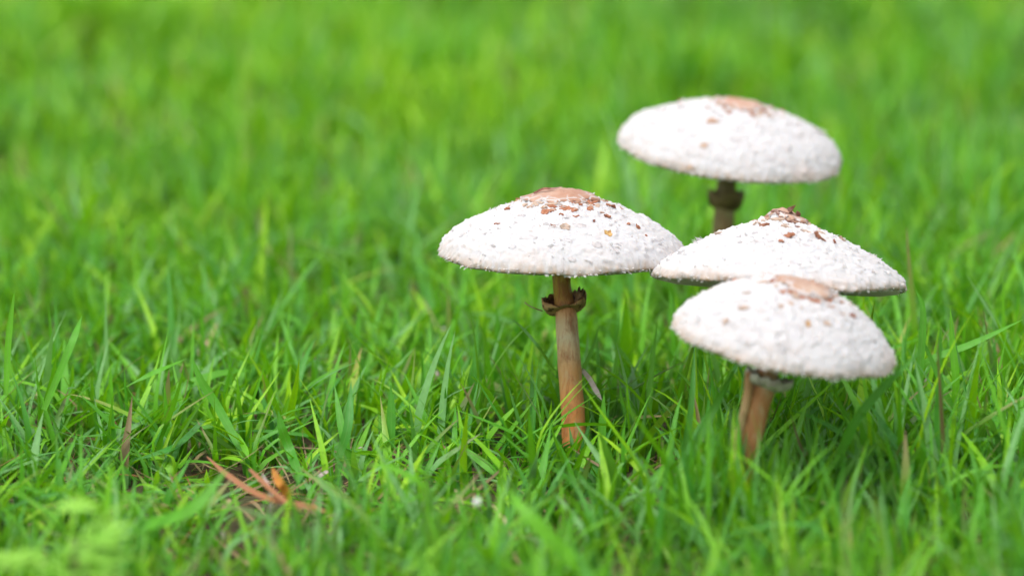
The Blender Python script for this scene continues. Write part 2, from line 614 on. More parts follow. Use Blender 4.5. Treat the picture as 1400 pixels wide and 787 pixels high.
    for f, h, rdv in rows:
        for k in range(NR):
            a = math.tau * k / NR
            ca, sa = math.cos(a), math.sin(a)
            front = max(0, -sa) ** .7                    # towards the camera
            side = noise.noise(Vector((ca * 1.6, sa * 1.6, sd_ + 20)))
            fine = noise.noise(Vector((ca * 6, sa * 6, sd_ + 4 + h))) + .6 * noise.noise(Vector((ca * 15, sa * 15, sd_ + h * 2)))
            lipz = rup * (1 - front * rg['dip']) + rlow * front * .25
            rough_ = (1 + .5 * max(0, ca) ** 2) if rg.get('ragged') else 1
            rr_ = r0 + (rR - r0) * f * (1 + .22 * side + .07 * fine * f * rough_)
            rr_ += .0007 * noise.noise(Vector((ca * 3.4 + h * 2, sa * 3.4, sd_ + 40))) * min(1, f * 2)
            zz_ = h * lipz + (.0007 * fine * rough_ + .0012 * side + .0010 * noise.noise(Vector((ca * 3.1, sa * 3.1, sd_ + 31)))) * f
            rv.append(rc + sx * ca * rr_ + uy * sa * rr_ + axis_ * zz_)
            rd.append(rdv)
    for i in range(len(rows) - 1):
        for k in range(NR):
            rf.append((i * NR + k, i * NR + (k + 1) % NR, (i + 1) * NR + (k + 1) % NR, (i + 1) * NR + k))
    mesh_obj('ring', rv, rf, rg.get('mat', M_RING), root, True, {'rad': rd}, base)
    # --- centre disc
    ctr, nrm = M @ Vector((0, 0, H * 1.3)), (M.to_3x3() @ UP).normalized()
    hit = tree.ray_cast(ctr, -nrm, .05)
    dc = spec['disc']
    off = M.to_3x3() @ Vector((dc[2], dc[3], 0))
    pv, pf, pr = patch(tree, hit[0] + off, nrm, dc[0], dc[1], .4, .0009, .0003, int(sd_ * 7), .16, .0014, 6, 40)
    mesh_obj('cap_centre', pv, pf, spec.get('disc_mat', M_DISC), root, True, {'rad': pr}, base)
    # --- single scales
    eye = Vector((0, 0, CAMH))
    tufts = []
    mats = dict(b=M_BROWN, t=M_TAN, g=M_GREY, o=M_OCHRE, d=M_DARK, w=M_WHITE)
    for j, (px, py, sx_, sy_, mk, cu) in enumerate(spec['scales']):
        d = (at_depth(px, py, 1.0) - eye).normalized()
        h = tree.ray_cast(eye, d, 3)
        if h[0] is None: continue
        nn = h[1] if h[1].dot(d) < 0 else -h[1]
        nn = (nn + M.to_3x3() @ UP * .6).normalized()
        k = spec['mmpx']
        if mk == 'w':
            tufts.append((h[0], nn, sx_ * k, sy_ * k, cu)); continue
        if mk == 'g': cu *= .25
        pv, pf, pr = patch(tree, h[0], nn, sx_ * k, sy_ * k, 0.15 * math.sin(j * 2.1), .00005 if mk == 'g' else .00025, cu * .001, int(sd_ * 100) + j, .2 if mk == 'g' else .36, .0006, 2, 12)
        mesh_obj('scale', pv, pf, mats[mk], root, mk == 'g', None, base)
    # broken skin round the brown centre: tiles that thin out downhill
    rt = random.Random(int(sd_ * 31))
    for ring_, (f_, cnt, sz) in enumerate(((1.10, 22, .0017), (1.34, 19, .0014), (1.68, 15, .0011))):
        for j in range(cnt):
            if rt.random() < .18 + .14 * ring_: continue
            a = math.tau * (j + rt.uniform(-.35, .35)) / cnt
            f2 = f_ + rt.uniform(-.07, .12)
            q = M @ Vector((math.cos(a) * dc[0] * f2 + dc[2], math.sin(a) * dc[1] * f2 + dc[3], H * 1.6))
            h = tree.ray_cast(q, -nrm, .1)
            if h[0] is None: continue
            nn = ((h[1] if h[1].dot(nrm) > 0 else -h[1]) + nrm * .5).normalized()
            pv, pf, pr = patch(tree, h[0], nn, sz * rt.uniform(.7, 1.4), sz * rt.uniform(.4, .8), a + 1.57, .00012, .0005, j + 50 * ring_, .35, .0005, 2, 9)
            mesh_obj('scale', pv, pf, rt.choice([M_BROWN, M_TAN, M_TAN, M_SKIN]), root, False, None, base)
    # scales on the far side, so that the cap is complete from elsewhere
    rs = random.Random(int(sd_ * 13))
    for j in range(14):
        a = rs.uniform(.15, .85) * math.pi
        r = rs.uniform(.35, .8)
        q = M @ Vector((math.cos(a) * r * Rr, math.sin(a) * r * Rr, H * 1.6))
        h = tree.ray_cast(q, -nrm, .1)
        if h[0] is None: continue
        if (h[0] - eye).normalized().dot(h[1] if h[1].dot(nrm) > 0 else -h[1]) < -.02: continue
        nn = ((h[1] if h[1].dot(nrm) > 0 else -h[1]) + nrm * .5).normalized()
        pv, pf, pr = patch(tree, h[0], nn, rs.uniform(.0008, .002), rs.uniform(.0008, .0015), rs.uniform(0, 3), .0003, .0012, j, .35, .0006, 2, 10)
        mesh_obj('scale', pv, pf, rs.choice([M_BROWN, M_TAN, M_GREY]), root, False, None, base)
    # --- woolly flakes standing off the cap, and the shaggy fringe of the margin
    fv, ff = [], []

    def flake(p, nn, outw, L, W):
        side = nn.cross(outw).normalized()
        side = (side + outw * rs.uniform(-.5, .5)).normalized()
        t1 = (outw * rs.uniform(-.9, .9) + side * rs.uniform(-.6, .6) + nn * (rs.uniform(.05, .35) if rs.random() < .85 else rs.uniform(.4, 1.1))).normalized()
        b = len(fv)
        ps = [p - side * W * .5 - nn * .0003, p + side * W * .5 - nn * .0003,
              p + t1 * L * .55 + side * W * rs.uniform(.25, .6), p + t1 * L * .55 - side * W * rs.uniform(.25, .6),
              p + t1 * L * rs.uniform(.8, 1.1) + nn * L * .15 + side * W * rs.uniform(-.3, .3)]
        fv.extend(ps)
        ff.extend([(b, b + 1, b + 2, b + 3), (b + 3, b + 2, b + 4)])
    M3 = M.to_3x3()
    for j in range(1500):
        a = rs.uniform(0, math.tau)
        r = math.sqrt(rs.uniform(.06, .96))
        q = M @ Vector((math.cos(a) * r * Rr, math.sin(a) * r * Rr, H * 1.6))
        h = tree.ray_cast(q, -nrm, .1)
        if h[0] is None: continue
        nn = h[1] if h[1].dot(nrm) > 0 else -h[1]
        if noise.noise(h[0] * 110 + Vector((sd_, 0, 0))) < .08: continue
        big = rs.random() < .16
        L = rs.uniform(.0010, .0022) if big else rs.uniform(.0004, .0012)
        flake(h[0], nn, M3 @ Vector((math.cos(a), math.sin(a), 0)), L, L * rs.uniform(.7, 1.6))
    for p, nn, a_, b_, cu in tufts:
        for j in range(int(8 + cu * 4)):
            ho = Vector((rs.uniform(-1, 1) * a_ * .8, rs.uniform(-.5, .5) * a_, 0))
            hh = tree.ray_cast(p + ho + nn * .006, -nn, .02)
            if hh[0] is not None:
                flake(hh[0], nn, M3 @ Vector((1, 0, 0)), rs.uniform(.5, 1.3) * (a_ + b_) * .45 * (.6 + cu * .12), rs.uniform(.8, 1.5) * b_ * .8)
    for j in range(420):
        a = math.tau * (j + rs.random()) / 420
        k = int(a / math.tau * NS) % NS
        row = rs.choice([nr - 1, nr - 2, nr - 4, nr - 6])
        p = verts[row * NS + k]
        o_ = M3 @ Vector((math.cos(a), math.sin(a), 0))
        flake(p, (o_ * .6 - nrm * rs.uniform(.0, .9)).normalized(), o_, rs.uniform(.0006, .0017), rs.uniform(.0006, .0015))
    fo = mesh_obj('woolly_flake', fv, ff, M_WHITE, root, False, None, base)
    tag(fo, kind='stuff')
    return root, tree, M


def smooth01(x):
    x = max(0., min(1., x))
    return x * x * (3 - 2 * x)


def zoom(pts, ox, oy, s, keep=1.0):
    """(x, y, half width, half height, kind, curl) measured on an enlargement -> photo pixels"""
    return [(ox + x / s, oy + y / s, w_ / s, h_ / s, k, c) for x, y, w_, h_, k, c in pts]


D1, D2, D3, D4 = 1.165, 1.132, 1.048, 1.345
m1_scales = zoom([(420, 207, 15, 12, 'b', 1.2), (366, 278, 12, 7, 'b', .5), (610, 222, 24, 16, 'b', .5), (540, 192, 26, 11, 't', .3),
                  (648, 180, 36, 12, 't', .3), (728, 169, 34, 8, 'b', .3), (722, 208, 42, 17, 'b', .6), (830, 207, 12, 11, 'b', 1), (938, 188, 20, 16, 'b', 1.3),
                  (918, 243, 16, 14, 'b', 1.3), (853, 264, 7, 6, 'd', .5), (648, 291, 16, 9, 'b', 1.2), (706, 300, 24, 12, 't', 1.4), (1073, 300, 13, 9, 'b', 1.5),
                  (1026, 280, 9, 7, 'b', .6), (928, 332, 20, 12, 'o', 1.2), (1113, 338, 6, 6, 'b', .5), (485, 235, 26, 10, 'g', .6), (525, 342, 44, 14, 'g', .8),
                  (780, 290, 34, 20, 'g', .1), (722, 362, 24, 13, 'g', .1), (190, 335, 20, 12, 'g', 1), (868, 155, 15, 8, 'b', .8), (786, 183, 11, 5, 'b', .4),
                  (828, 156, 16, 8, 'b', .5), (1000, 187, 15, 7, 'b', 1), (580, 172, 22, 8, 't', .2), (470, 160, 20, 6, 'o', .5), (790, 148, 18, 9, 'b', .4),
                  (845, 183, 18, 6, 'b', .3), (742, 455, 26, 14, 'g', .1), (440, 395, 20, 10, 'g', .4), (963, 412, 20, 10, 'g', .5), (1180, 250, 10, 9, 'w', 3),
                  (1110, 234, 16, 7, 'b', 1), (262, 228, 30, 22, 'w', 5), (345, 205, 20, 9, 'w', 3), (405, 178, 14, 9, 'w', 3), (150, 310, 14, 10, 'w', 3),
                  (560, 290, 14, 9, 'w', 2), (870, 385, 30, 18, 'g', .1), (300, 330, 16, 9, 'w', 2), (600, 195, 12, 7, 't', .3), (690, 230, 12, 5, 'b', .5)], 580, 230, 3.676)
m2_scales = zoom([(605, 143, 24, 11, 'b', 1.2), (712, 146, 26, 8, 't', .5), (740, 125, 24, 8, 'd', 1), (725, 200, 22, 16, 'b', 2.5), (695, 218, 12, 8, 'b', .6),
                  (878, 200, 32, 20, 'b', 3.0), (960, 222, 10, 9, 'b', 1), (602, 216, 50, 19, 'g', .1), (378, 180, 20, 8, 't', 1.2), (832, 243, 30, 12, 'g', .3),
                  (700, 88, 30, 14, 'd', 2.5), (740, 84, 14, 24, 'd', 4.5), (770, 102, 16, 14, 'd', 3), (820, 112, 18, 16, 'd', 3.5), (850, 128, 26, 14, 'd', 3.0),
                  (880, 145, 24, 9, 'd', 2.0), (660, 110, 40, 10, 't', .5), (775, 150, 13, 7, 'd', .5), (560, 130, 16, 6, 't', .5), (275, 215, 32, 18, 'w', 5),
                  (430, 245, 30, 9, 'g', .8), (410, 300, 20, 8, 'g', .5), (930, 262, 20, 8, 'g', .4), (1150, 292, 20, 13, 'w', 3.5), (1040, 255, 12, 10, 'w', 2.5),
                  (820, 170, 30, 9, 't', .4), (890, 175, 18, 8, 't', .5), (760, 330, 28, 12, 'g', .1), (480, 330, 22, 12, 'g', .2), (1080, 340, 22, 9, 'g', .3),
                  (600, 160, 14, 7, 'w', 2), (1000, 215, 16, 7, 't', 1), (870, 300, 14, 9, 'g', .6)], 880, 270, 3.676)
m3_scales = zoom([(855, 190, 34, 12, 'b', .7), (500, 222, 28, 16, 't', .6), (408, 292, 18, 16, 't', .6), (826, 305, 18, 17, 'o', .8), (922, 300, 20, 14, 't', .6),
                  (1012, 385, 28, 20, 'g', .5), (1150, 385, 22, 20, 'g', .5), (540, 362, 66, 48, 'g', .05), (1175, 300, 26, 20, 'w', 6), (680, 262, 30, 18, 'g', .1),
                  (620, 197, 22, 12, 'g', .6), (725, 185, 24, 14, 'g', .6), (600, 95, 30, 9, 't', .5), (1045, 262, 18, 12, 'b', .8), (990, 265, 34, 10, 'g', .8),
                  (760, 160, 30, 8, 't', .5), (690, 430, 30, 16, 'g', .2), (360, 250, 24, 12, 'g', .3), (520, 150, 20, 10, 't', .5), (860, 390, 20, 14, 'g', .2),
                  (690, 215, 16, 10, 't', .5), (940, 170, 16, 8, 't', .8), (300, 420, 30, 10, 'w', 1.5), (1080, 240, 16, 10, 'w', 3)], 880, 360, 3.676)
m4_scales = zoom([(595, 220, 34, 24, 't', .8), (430, 260, 26, 22, 'g', .8), (720, 315, 32, 20, 'g', .8), (555, 345, 22, 18, 't', .8), (990, 366, 26, 20, 'g', .8),
                  (1042, 300, 24, 26, 'g', .7), (902, 412, 26, 16, 'g', .4), (430, 140, 42, 18, 'w', 5), (330, 160, 36, 16, 'w', 5), (1160, 275, 34, 18, 'w', 6),
                  (1060, 235, 26, 14, 'w', 4), (480, 460, 24, 12, 't', .4), (870, 250, 20, 12, 'g', .4), (900, 190, 20, 8, 't', .7), (640, 420, 20, 16, 'g', .3)], 820, 110, 3.889)

c1 = at_depth(768, 349, D1)
c2 = at_depth(1064, 386, D2)
c3 = at_depth(1069, 468, D3)
c4 = at_depth(996, 208, D4)
P1 = [(0, 1), (.1, .985), (.22, .93), (.35, .84), (.52, .71), (.73, .53), (.86, .37), (.94, .23), (1, .06)]
P2 = [(0, 1), (.06, .97), (.12, .90), (.23, .81), (.34, .74), (.5, .62), (.72, .43), (.86, .27), (.94, .16), (1, .06)]
P3 = [(0, 1), (.1, .985), (.2, .95), (.4, .85), (.6, .69), (.8, .46), (.92, .27), (1, .07)]
P4 = [(0, 1), (.1, .985), (.2, .95), (.36, .87), (.62, .69), (.8, .52), (.9, .36), (1, .1)]


def gz(p, dz=-.004):
    return Vector((p.x, p.y, float(gh(p.x, p.y)) + dz))


s1b = gz(at_depth(791, 640, D1))
root1, tree1, F1 = make_mushroom(dict(
    label='white shaggy mushroom on the left with a long bare brown stem and torn dark ring', base=s1b,
    centre=c1, roll=R(.8), back=R(2.2), R=168 / FPX * D1, H=88 / FPX * D1, profile=P1, seed=1.7,
    wave=lambda a: .0016 * math.exp(-((a - 3.75) / .45) ** 2),
    stem=[s1b, at_depth(786, 600, D1), at_depth(780, 520, D1), at_depth(775, 440, D1), at_depth(768, 385, D1)],
    stem_r=[(0, .0056), (.25, .0050), (.5, .0047), (.68, .0043), (.72, .0038), (.85, .0037), (1, .0045)],
    stem_mat=M_STEM1, ring=dict(c=at_depth(772, 420, D1), R=.0084, r0=.0037, up=.0058, low=.0, dip=.88, t=.68, ragged=True),
    disc=(.0148, .0150, -.001, .0), scales=m1_scales, mmpx=D1 / FPX))
s2b = gz(at_depth(1014, 657, D2))
root2, tree2, F2 = make_mushroom(dict(
    label='white shaggy mushroom touching its left neighbour, its pointed cap topped with dark brown shreds', base=s2b,
    centre=c2, roll=R(3.6), back=R(11), R=174 / FPX * D2, H=99 / FPX * D2, profile=P2, seed=3.2,
    stem=[s2b, at_depth(1026, 600, D2), at_depth(1047, 520, D2), at_depth(1055, 450, D2), at_depth(1060, 405, D2)],
    stem_r=[(0, .0040), (.5, .0034), (1, .0036)], stem_mat=M_STEM2,
    ring=dict(c=at_depth(1056, 435, D2), R=.0085, r0=.0036, up=.004, low=0, dip=.5, t=.78),
    disc=(.0075, .0085, .002, .0), scales=m2_scales, mmpx=D2 / FPX))
s3b = gz(at_depth(1000, 742, D3))
root3, tree3, F3 = make_mushroom(dict(
    label='white shaggy mushroom nearest the camera, its blurred cap sloping down to the right', base=s3b,
    centre=c3, roll=R(9.6), back=R(-3.5), R=153 / FPX * D3, H=88 / FPX * D3, profile=P3, seed=5.1,
    stem=[s3b, at_depth(1008, 670, D3), at_depth(1027, 590, D3), at_depth(1044, 530, D3), at_depth(1054, 495, D3)],
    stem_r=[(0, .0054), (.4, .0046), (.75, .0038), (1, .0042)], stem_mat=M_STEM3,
    ring=dict(c=at_depth(1048, 524, D3), R=.0080, r0=.0040, up=.0036, low=.0, dip=.3, t=.80, mat=scale_material('pale ring', (.42, .40, .31), (.52, .50, .42), (.16, .12, .08))),
    disc_mat=M_DISC3, disc=(.0100, .0125, .0045, .001), scales=m3_scales, mmpx=D3 / FPX))
s4b = gz(at_depth(985, 550, D4))
root4, tree4, F4 = make_mushroom(dict(
    label='blurred white mushroom farthest back, its tall cap standing highest with an orange crown', base=s4b,
    centre=c4, roll=R(5.2), back=R(-6.5), R=152 / FPX * D4, H=70 / FPX * D4, profile=P4, seed=8.4,
    stem=[s4b, at_depth(985, 460, D4), at_depth(987, 340, D4), at_depth(990, 290, D4), at_depth(994, 240, D4)],
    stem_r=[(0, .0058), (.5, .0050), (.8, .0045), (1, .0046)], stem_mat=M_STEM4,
    ring=dict(c=at_depth(992, 277, D4), R=.0080, r0=.0046, up=.0062, low=.001, dip=.2, t=.80, mat=scale_material('dark ring', (.10, .075, .025), (.16, .12, .04), (.05, .03, .015))),
    disc_mat=M_DISC4, disc=(.0110, .0110, .004, .002), scales=m4_scales, mmpx=D4 / FPX))

# ------------------------------------------------------------------ grass
PX_BARE = at_height(330, 705, 0)


def lowf(x, y, s, seed):
    """smooth random field in -1..1"""
    r_ = np.random.default_rng(seed)
    v = np.zeros_like(x)
    for _ in range(7):
        k = r_.normal(0, 1, 2) * s
        v += np.sin(x * k[0] + y * k[1] + r_.uniform(0, 6.28))
    return v / 3.2


stems = [(s1b.x, s1b.y, .0075), (s2b.x, s2b.y, .007), (s3b.x, s3b.y, .0075), (s4b.x, s4b.y, .008)]


RUST = []
for a_, b_ in (((283, 624), (345, 672)), ((345, 672), (447, 700)), ((341, 641), (416, 700)), ((398, 688), (372, 638))):
    pa, pb = at_height(*a_, .012), at_height(*b_, .012)
    RUST.append((pa.x, pa.y, pb.x, pb.y))


def build_blades(x, y, az, thS, thT, curv, coll, L, W, twist, fold, seg, cols, tint, dry, zoff=0.0):
    n = len(x)
    t = np.linspace(0, 1, seg + 1)[None, :]
    z0 = gh(x, y) - .002 + zoff
    c = coll[:, None]
    th = thS[:, None] + (thT - thS)[:, None] * smoothstep((t - c * .7) / .28) + curv[:, None] * t ** 1.6
    ca, sa = np.cos(az)[:, None], np.sin(az)[:, None]
    dx, dy, dz = np.sin(th) * ca, np.sin(th) * sa, np.cos(th)
    D = np.stack([dx, dy, dz], -1)
    step = (L[:, None] / seg)[..., None] * D
    P = np.zeros((n, seg + 1, 3))
    P[:, 1:] = np.cumsum((step[:, :-1] + step[:, 1:]) * .5, axis=1)
    P[..., 0] += x[:, None]; P[..., 1] += y[:, None]; P[..., 2] += z0[:, None]
    S = np.stack([-sa + 0 * t, ca + 0 * t, 0 * t + 0 * ca], -1)
    Nn = np.cross(D, S)
    tw = (twist[:, None] * (t ** 1.0))[..., None]
    S2 = S * np.cos(tw) + Nn * np.sin(tw)
    N2 = Nn * np.cos(tw) - S * np.sin(tw)
    tt = np.clip((t - .30) / .70, 0, 1)
    wid = (.62 + .38 * np.clip(t / .3, 0, 1)) * np.maximum(1 - tt ** 1.7, .02)
    wid = (W[:, None] * wid)[..., None] * .5
    if cols == 3:
        fo = fold[:, None, None]
        V = np.stack([P - S2 * wid * np.cos(fo) + N2 * wid * np.sin(fo), P, P + S2 * wid * np.cos(fo) + N2 * wid * np.sin(fo)], 2)
        ac = np.array([0, .5, 1.])
    else:
        V = np.stack([P - S2 * wid, P + S2 * wid], 2)
        ac = np.array([0.12, .88])
    gzv = gh(V[..., 0], V[..., 1]) + .0008
    V[..., 2] = np.maximum(V[..., 2], gzv - .003 * (t[..., None] < .05))
    V = V.reshape(-1, 3)
    per = (seg + 1) * cols
    q = []
    for i in range(seg):
        for k in range(cols - 1):
            a = i * cols + k
            q.append((a, a + 1, a + cols + 1, a + cols))
    Q = (np.array(q)[None] + (np.arange(n) * per)[:, None, None]).reshape(-1, 4)
    at = dict(tint=np.repeat(tint, per), dry=np.repeat(dry, per),
              along=np.broadcast_to(t[..., None], (n, seg + 1, cols)).ravel(),
              across=np.broadcast_to(ac[None, None], (n, seg + 1, cols)).ravel())
    return V, Q, at


def plant(y0, y1, dens, seg, cols, wmul, lmul, nb=4, xw=(.17, .26)):
    rng = np.random.default_rng(int(y0 * 1000 + seg * 7))
    """tillers of nb blades each over a widening strip of lawn"""
    wmax = xw[0] * y1 + xw[1]
    nt_ = int(dens * 2 * wmax * (y1 - y0) / nb)
    x = rng.uniform(-wmax, wmax, nt_)
    y = rng.uniform(y0, y1, nt_)
    farw = smoothstep((y - 1.3) / .8)
    cl = lowf(x, y, 34, 5) * .5 + lowf(x, y, 95, 6) * .5 * (1 - farw) + farw * .7 * lowf(x, y * .6, 15, 16)
    bare = np.exp(-(((x - PX_BARE.x) / .085) ** 2 + ((y - PX_BARE.y) / .06) ** 2))
    keep = (np.abs(x) < xw[0] * y + xw[1]) & (rng.uniform(0, 1, nt_) < np.clip(.86 + .25 * cl * (1 + 1.6 * farw), .15, 1) * (1 - .10 * bare))
    for sx_, sy_, r_ in stems:
        keep &= (x - sx_) ** 2 + (y - sy_) ** 2 > r_ ** 2
    x, y, cl, bare, farw = x[keep], y[keep], cl[keep], bare[keep], farw[keep]
    n = len(x)
    taz = rng.uniform(0, 2 * np.pi, n)
    tl = np.clip(rng.normal(.28, .22, n), 0, .9)            # the tiller's own lean
    x, y = np.repeat(x, nb), np.repeat(y, nb)
    cl, bare, farw = np.repeat(cl, nb), np.repeat(bare, nb), np.repeat(farw, nb)
    k = np.tile(np.arange(nb), n)
    az = np.repeat(taz, nb) + k * np.pi + rng.normal(0, .55, n * nb)
    N_ = n * nb
    right = smoothstep((x - .02) / .10)
    L = (.037 + .011 * k / nb + .010 * right) * lmul * np.clip(rng.normal(1, .24, N_), .4, 1.7) * (1 + (.22 + .25 * farw) * cl)
    L *= (1 - .22 * bare)
    thS = np.repeat(tl, nb) * np.cos(az - np.repeat(taz, nb))
    thT = np.clip(rng.normal(.62, .34, N_) - .12 * right + .55 * bare, .05, 1.5)
    curv = rng.normal(.32, .38, N_)
    coll = rng.uniform(.10, .45, N_)
    W = wmul * np.clip(rng.normal(.0032, .0009, N_), .0014, .0056) * (1 - .25 * bare)
    twist = rng.normal(0, .55, N_)
    fold = np.clip(rng.normal(.28, .2, N_), 0, .9)
    hue = lowf(x, y, 7, 8) * .12 + lowf(x, y, 30, 9) * .10 + np.repeat(rng.normal(0, .12, n), nb)
    tint = np.clip(rng.normal(.36, .26, N_) + hue * (1 + .6 * farw) + .15 * farw, 0, .88)
    dry = (rng.uniform(0, 1, N_) < .10) * rng.uniform(.3, .8, N_)
    full = rng.uniform(0, 1, N_) < (.006 + .01 * bare)
    dry = np.where(full, 4.0, dry)
    x = x + rng.normal(0, .0012, N_)
    y = y + rng.normal(0, .0012, N_)
    # the dead blades lie in a small opening; taller growth in front of the nearest stem
    for ax_, ay_, bx_, by_ in RUST:
        ux, uy = bx_ - ax_, by_ - ay_
        tt_ = np.clip(((x - ax_) * ux + (y - .012 - ay_ + .024) * uy) / (ux * ux + uy * uy), 0, 1)
        d_ = np.hypot(x - ax_ - ux * tt_, (y + .012 - ay_ - uy * tt_) * .5)
        L = np.where(d_ < .012, L * .35, L)
    L = np.where(np.hypot((x - .078) / .035, (y - 1.0) / .035) < 1, L * 1.2, L)
    L = np.where(np.hypot((x - .029) / .016, (y - 1.115) / .045) < 1, L * .62, L)
    # nothing pushes up into a low cap margin
    d3 = np.hypot(x - c3.x, y - c3.y)
    L = np.where(d3 < .05, np.minimum(L, .046), L)
    return build_blades(x, y, az, thS, thT, curv, coll, L, W, twist, fold, seg, cols, tint, dry)


def join(parts):
    Vs, Qs, At, o = [], [], {}, 0
    for V, Q, a in parts:
        Vs.append(V); Qs.append(Q + o); o += len(V)
        for k_, v in a.items(): At.setdefault(k_, []).append(v)
    return np.concatenate(Vs), np.concatenate(Qs), {k_: np.concatenate(v) for k_, v in At.items()}


parts = [plant(.74, 1.00, 32000, 6, 3, .78, .88),
         plant(1.00, 1.42, 32000, 8, 3, 1.0, .95),
         plant(.80, 1.42, 16000, 5, 2, .62, .55),
         plant(1.42, 2.1, 23000, 5, 3, 1.15, 1.05),
         plant(2.1, 3.3, 13500, 4, 2, 1.65, 1.15),
         plant(3.3, 5.0, 9000, 3, 2, 1.9, 1.1),
         plant(5.0, 10.0, 2200, 3, 2, 3.0, 1.2)]
for tx0, ty0, n in ((.0285, 1.118, 26), (.012, 1.105, 14), (.040, 1.09, 14)):      # blades covering the foot of the long stem
    parts.append(build_blades(tx0 + rng.normal(0, .006, n), ty0 + rng.normal(0, .006, n), rng.uniform(0, 6.28, n), np.full(n, .05), rng.uniform(.1, .7, n),
                              rng.normal(.15, .25, n), rng.uniform(.1, .4, n), rng.uniform(.014, .026, n), rng.uniform(.0020, .0034, n), rng.normal(0, .5, n),
                              np.full(n, .25), 8, 3, np.clip(rng.normal(.36, .25, n), 0, 1), np.zeros(n)))
n = 70                                       # a thick tuft in front of the nearest stem
parts.append(build_blades(.079 + rng.normal(0, .011, n), 1.008 + rng.normal(0, .008, n), rng.uniform(0, 6.28, n), np.full(n, .05), rng.uniform(.05, .45, n),
                          rng.normal(.15, .25, n), rng.uniform(.1, .4, n), rng.uniform(.040, .060, n), rng.uniform(.0020, .0034, n), rng.normal(0, .5, n),
                          np.full(n, .25), 8, 3, np.clip(rng.normal(.4, .25, n), 0, 1), np.zeros(n)))
V, Q, A = join(parts)
go = fast_mesh('grass', V, Q, M_GRASS, A)
tag(go, 'bright green lawn grass filling the whole picture around the mushrooms', 'grass', kind='stuff')

# thatch: thin dry straws lying low between the blades
n = 4500
ty = rng.uniform(.8, 1.5, n)
tx = rng.uniform(-.5, .5, n)
near = rng.uniform(0, 1, n) < .02
tx = np.where(near, PX_BARE.x + rng.normal(0, .07, n), tx)
ty = np.where(near, PX_BARE.y + rng.normal(0, .06, n), ty)
V, Q, A = build_blades(tx, ty, rng.uniform(0, 6.283, n), np.full(n, 1.1), rng.normal(1.38, .13, n), rng.normal(0, .3, n), np.full(n, .1),
                       rng.uniform(.010, .038, n), rng.uniform(.0005, .0018, n), rng.normal(0, .8, n), np.full(n, .3), 4, 2,
                       rng.uniform(0, 1, n), np.full(n, 6.0), rng.uniform(.002, .008, n))
A['along'] = np.maximum(A['along'], .3)
th = fast_mesh('thatch', V, Q, M_GRASS, A)
tag(th, 'dry brown straw litter lying under the green blades', 'thatch', kind='stuff')


# ------------------------------------------------------------------ single blades, litter and the weed
def ribbon(name, pts, width, mat, label, cat, group=None, fold=.35, roll=0.0, seg=22, taper=.35, tint=.4, dry=0.0, face=None, base_w=.75, kind=None):
    """a blade along world points; face is the way its upper side looks"""
    path = spline([Vector(p) for p in pts], seg)
    face = Vector(face) if face else Vector((0, -.5, 1))
    verts, faces, al, ac = [], [], [], []
    for i, p in enumerate(path):
        t = i / seg
        d = (path[min(seg, i + 1)] - path[max(0, i - 1)]).normalized()
        nn = (face - d * face.dot(d)).normalized()
        s = d.cross(nn)
        a = roll * t
        s, nn = s * math.cos(a) + nn * math.sin(a), nn * math.cos(a) - s * math.sin(a)
        tt = max(0, (t - (1 - taper)) / taper)
        wv = width * .5 * (base_w + (1 - base_w) * min(1, t / .25)) * max(.03, 1 - tt ** 1.5)
        verts += [p - s * wv * math.cos(fold) + nn * wv * math.sin(fold), p, p + s * wv * math.cos(fold) + nn * wv * math.sin(fold)]
        al += [t] * 3; ac += [0, .5, 1]
    for i in range(seg):
        a, b = i * 3, (i + 1) * 3
        faces += [(a, a + 1, b + 1, b), (a + 1, a + 2, b + 2, b + 1)]
    k = len(verts)
    o = mesh_obj(name, verts, faces, mat, None, True, {'along': al, 'across': ac, 'tint': [tint] * k, 'dry': [dry] * k}, path[0])
    tag(o, label, cat, group, kind)
    return o


def AH(px, py, z): return at_height(px, py, z)
def AD(px, py, d): return at_depth(px, py, d)


# dead blades in the thin patch, lower left
ribbon('dead_blade', [AH(283, 624, .022), AH(312, 650, .022), AH(345, 672, .021), AH(378, 684, .020), AH(415, 692, .018)], .0027, M_RUST,
       'long rusty pink dead grass blade lying slanted in the thin patch at lower left', 'dead grass blade', 'dead blades in the thin patch', taper=.3, base_w=.2, fold=.15)
ribbon('dead_blade', [AH(341, 641, .024), AH(362, 662, .023), AH(388, 684, .022), AH(416, 700, .020)], .0023, M_RUST,
       'shorter rusty dead blade crossing just right of the long pink one', 'dead grass blade', 'dead blades in the thin patch', taper=.4, base_w=.5)
ribbon('dead_blade', [AH(398, 688, .018), AH(420, 693, .018), AH(447, 700, .017)], .0034, M_RUST,
       'stubby orange red dead blade end at the right tip of the crossed blades', 'dead grass blade', 'dead blades in the thin patch', taper=.3)
ribbon('dead_blade', [AH(400, 688, .006), AH(388, 668, .022), AH(378, 652, .026), AH(372, 638, .029)], .0034, M_AMBER,
       'upright amber yellow dying blade beside the rusty crossed blades', 'dead grass blade', 'dead blades in the thin patch', taper=.5, face=(0, -1, .4))
ribbon('straw', [AH(366, 712, .010), AH(370, 690, .018), AH(369, 668, .022), AH(357, 645, .024)], .0016, M_PALE,
       'thin bleached straw curving upright over the rusty dead blades', 'straw', taper=.4, face=(0, -1, .5))
ribbon('straw', [AH(272, 484, .012), AH(284, 466, .018), AH(298, 440, .026)], .0022, M_STRAW,
       'tan dry straw leaning right among blades left of centre', 'straw', taper=.4, face=(0, -1, .5))
ribbon('straw', [AH(170, 650, .004), AH(167, 630, .010), AH(164, 612, .016)], .0017, M_STRAW,
       'short tan straw stub standing above the light green weed', 'straw', taper=.4, face=(0, -1, .5))
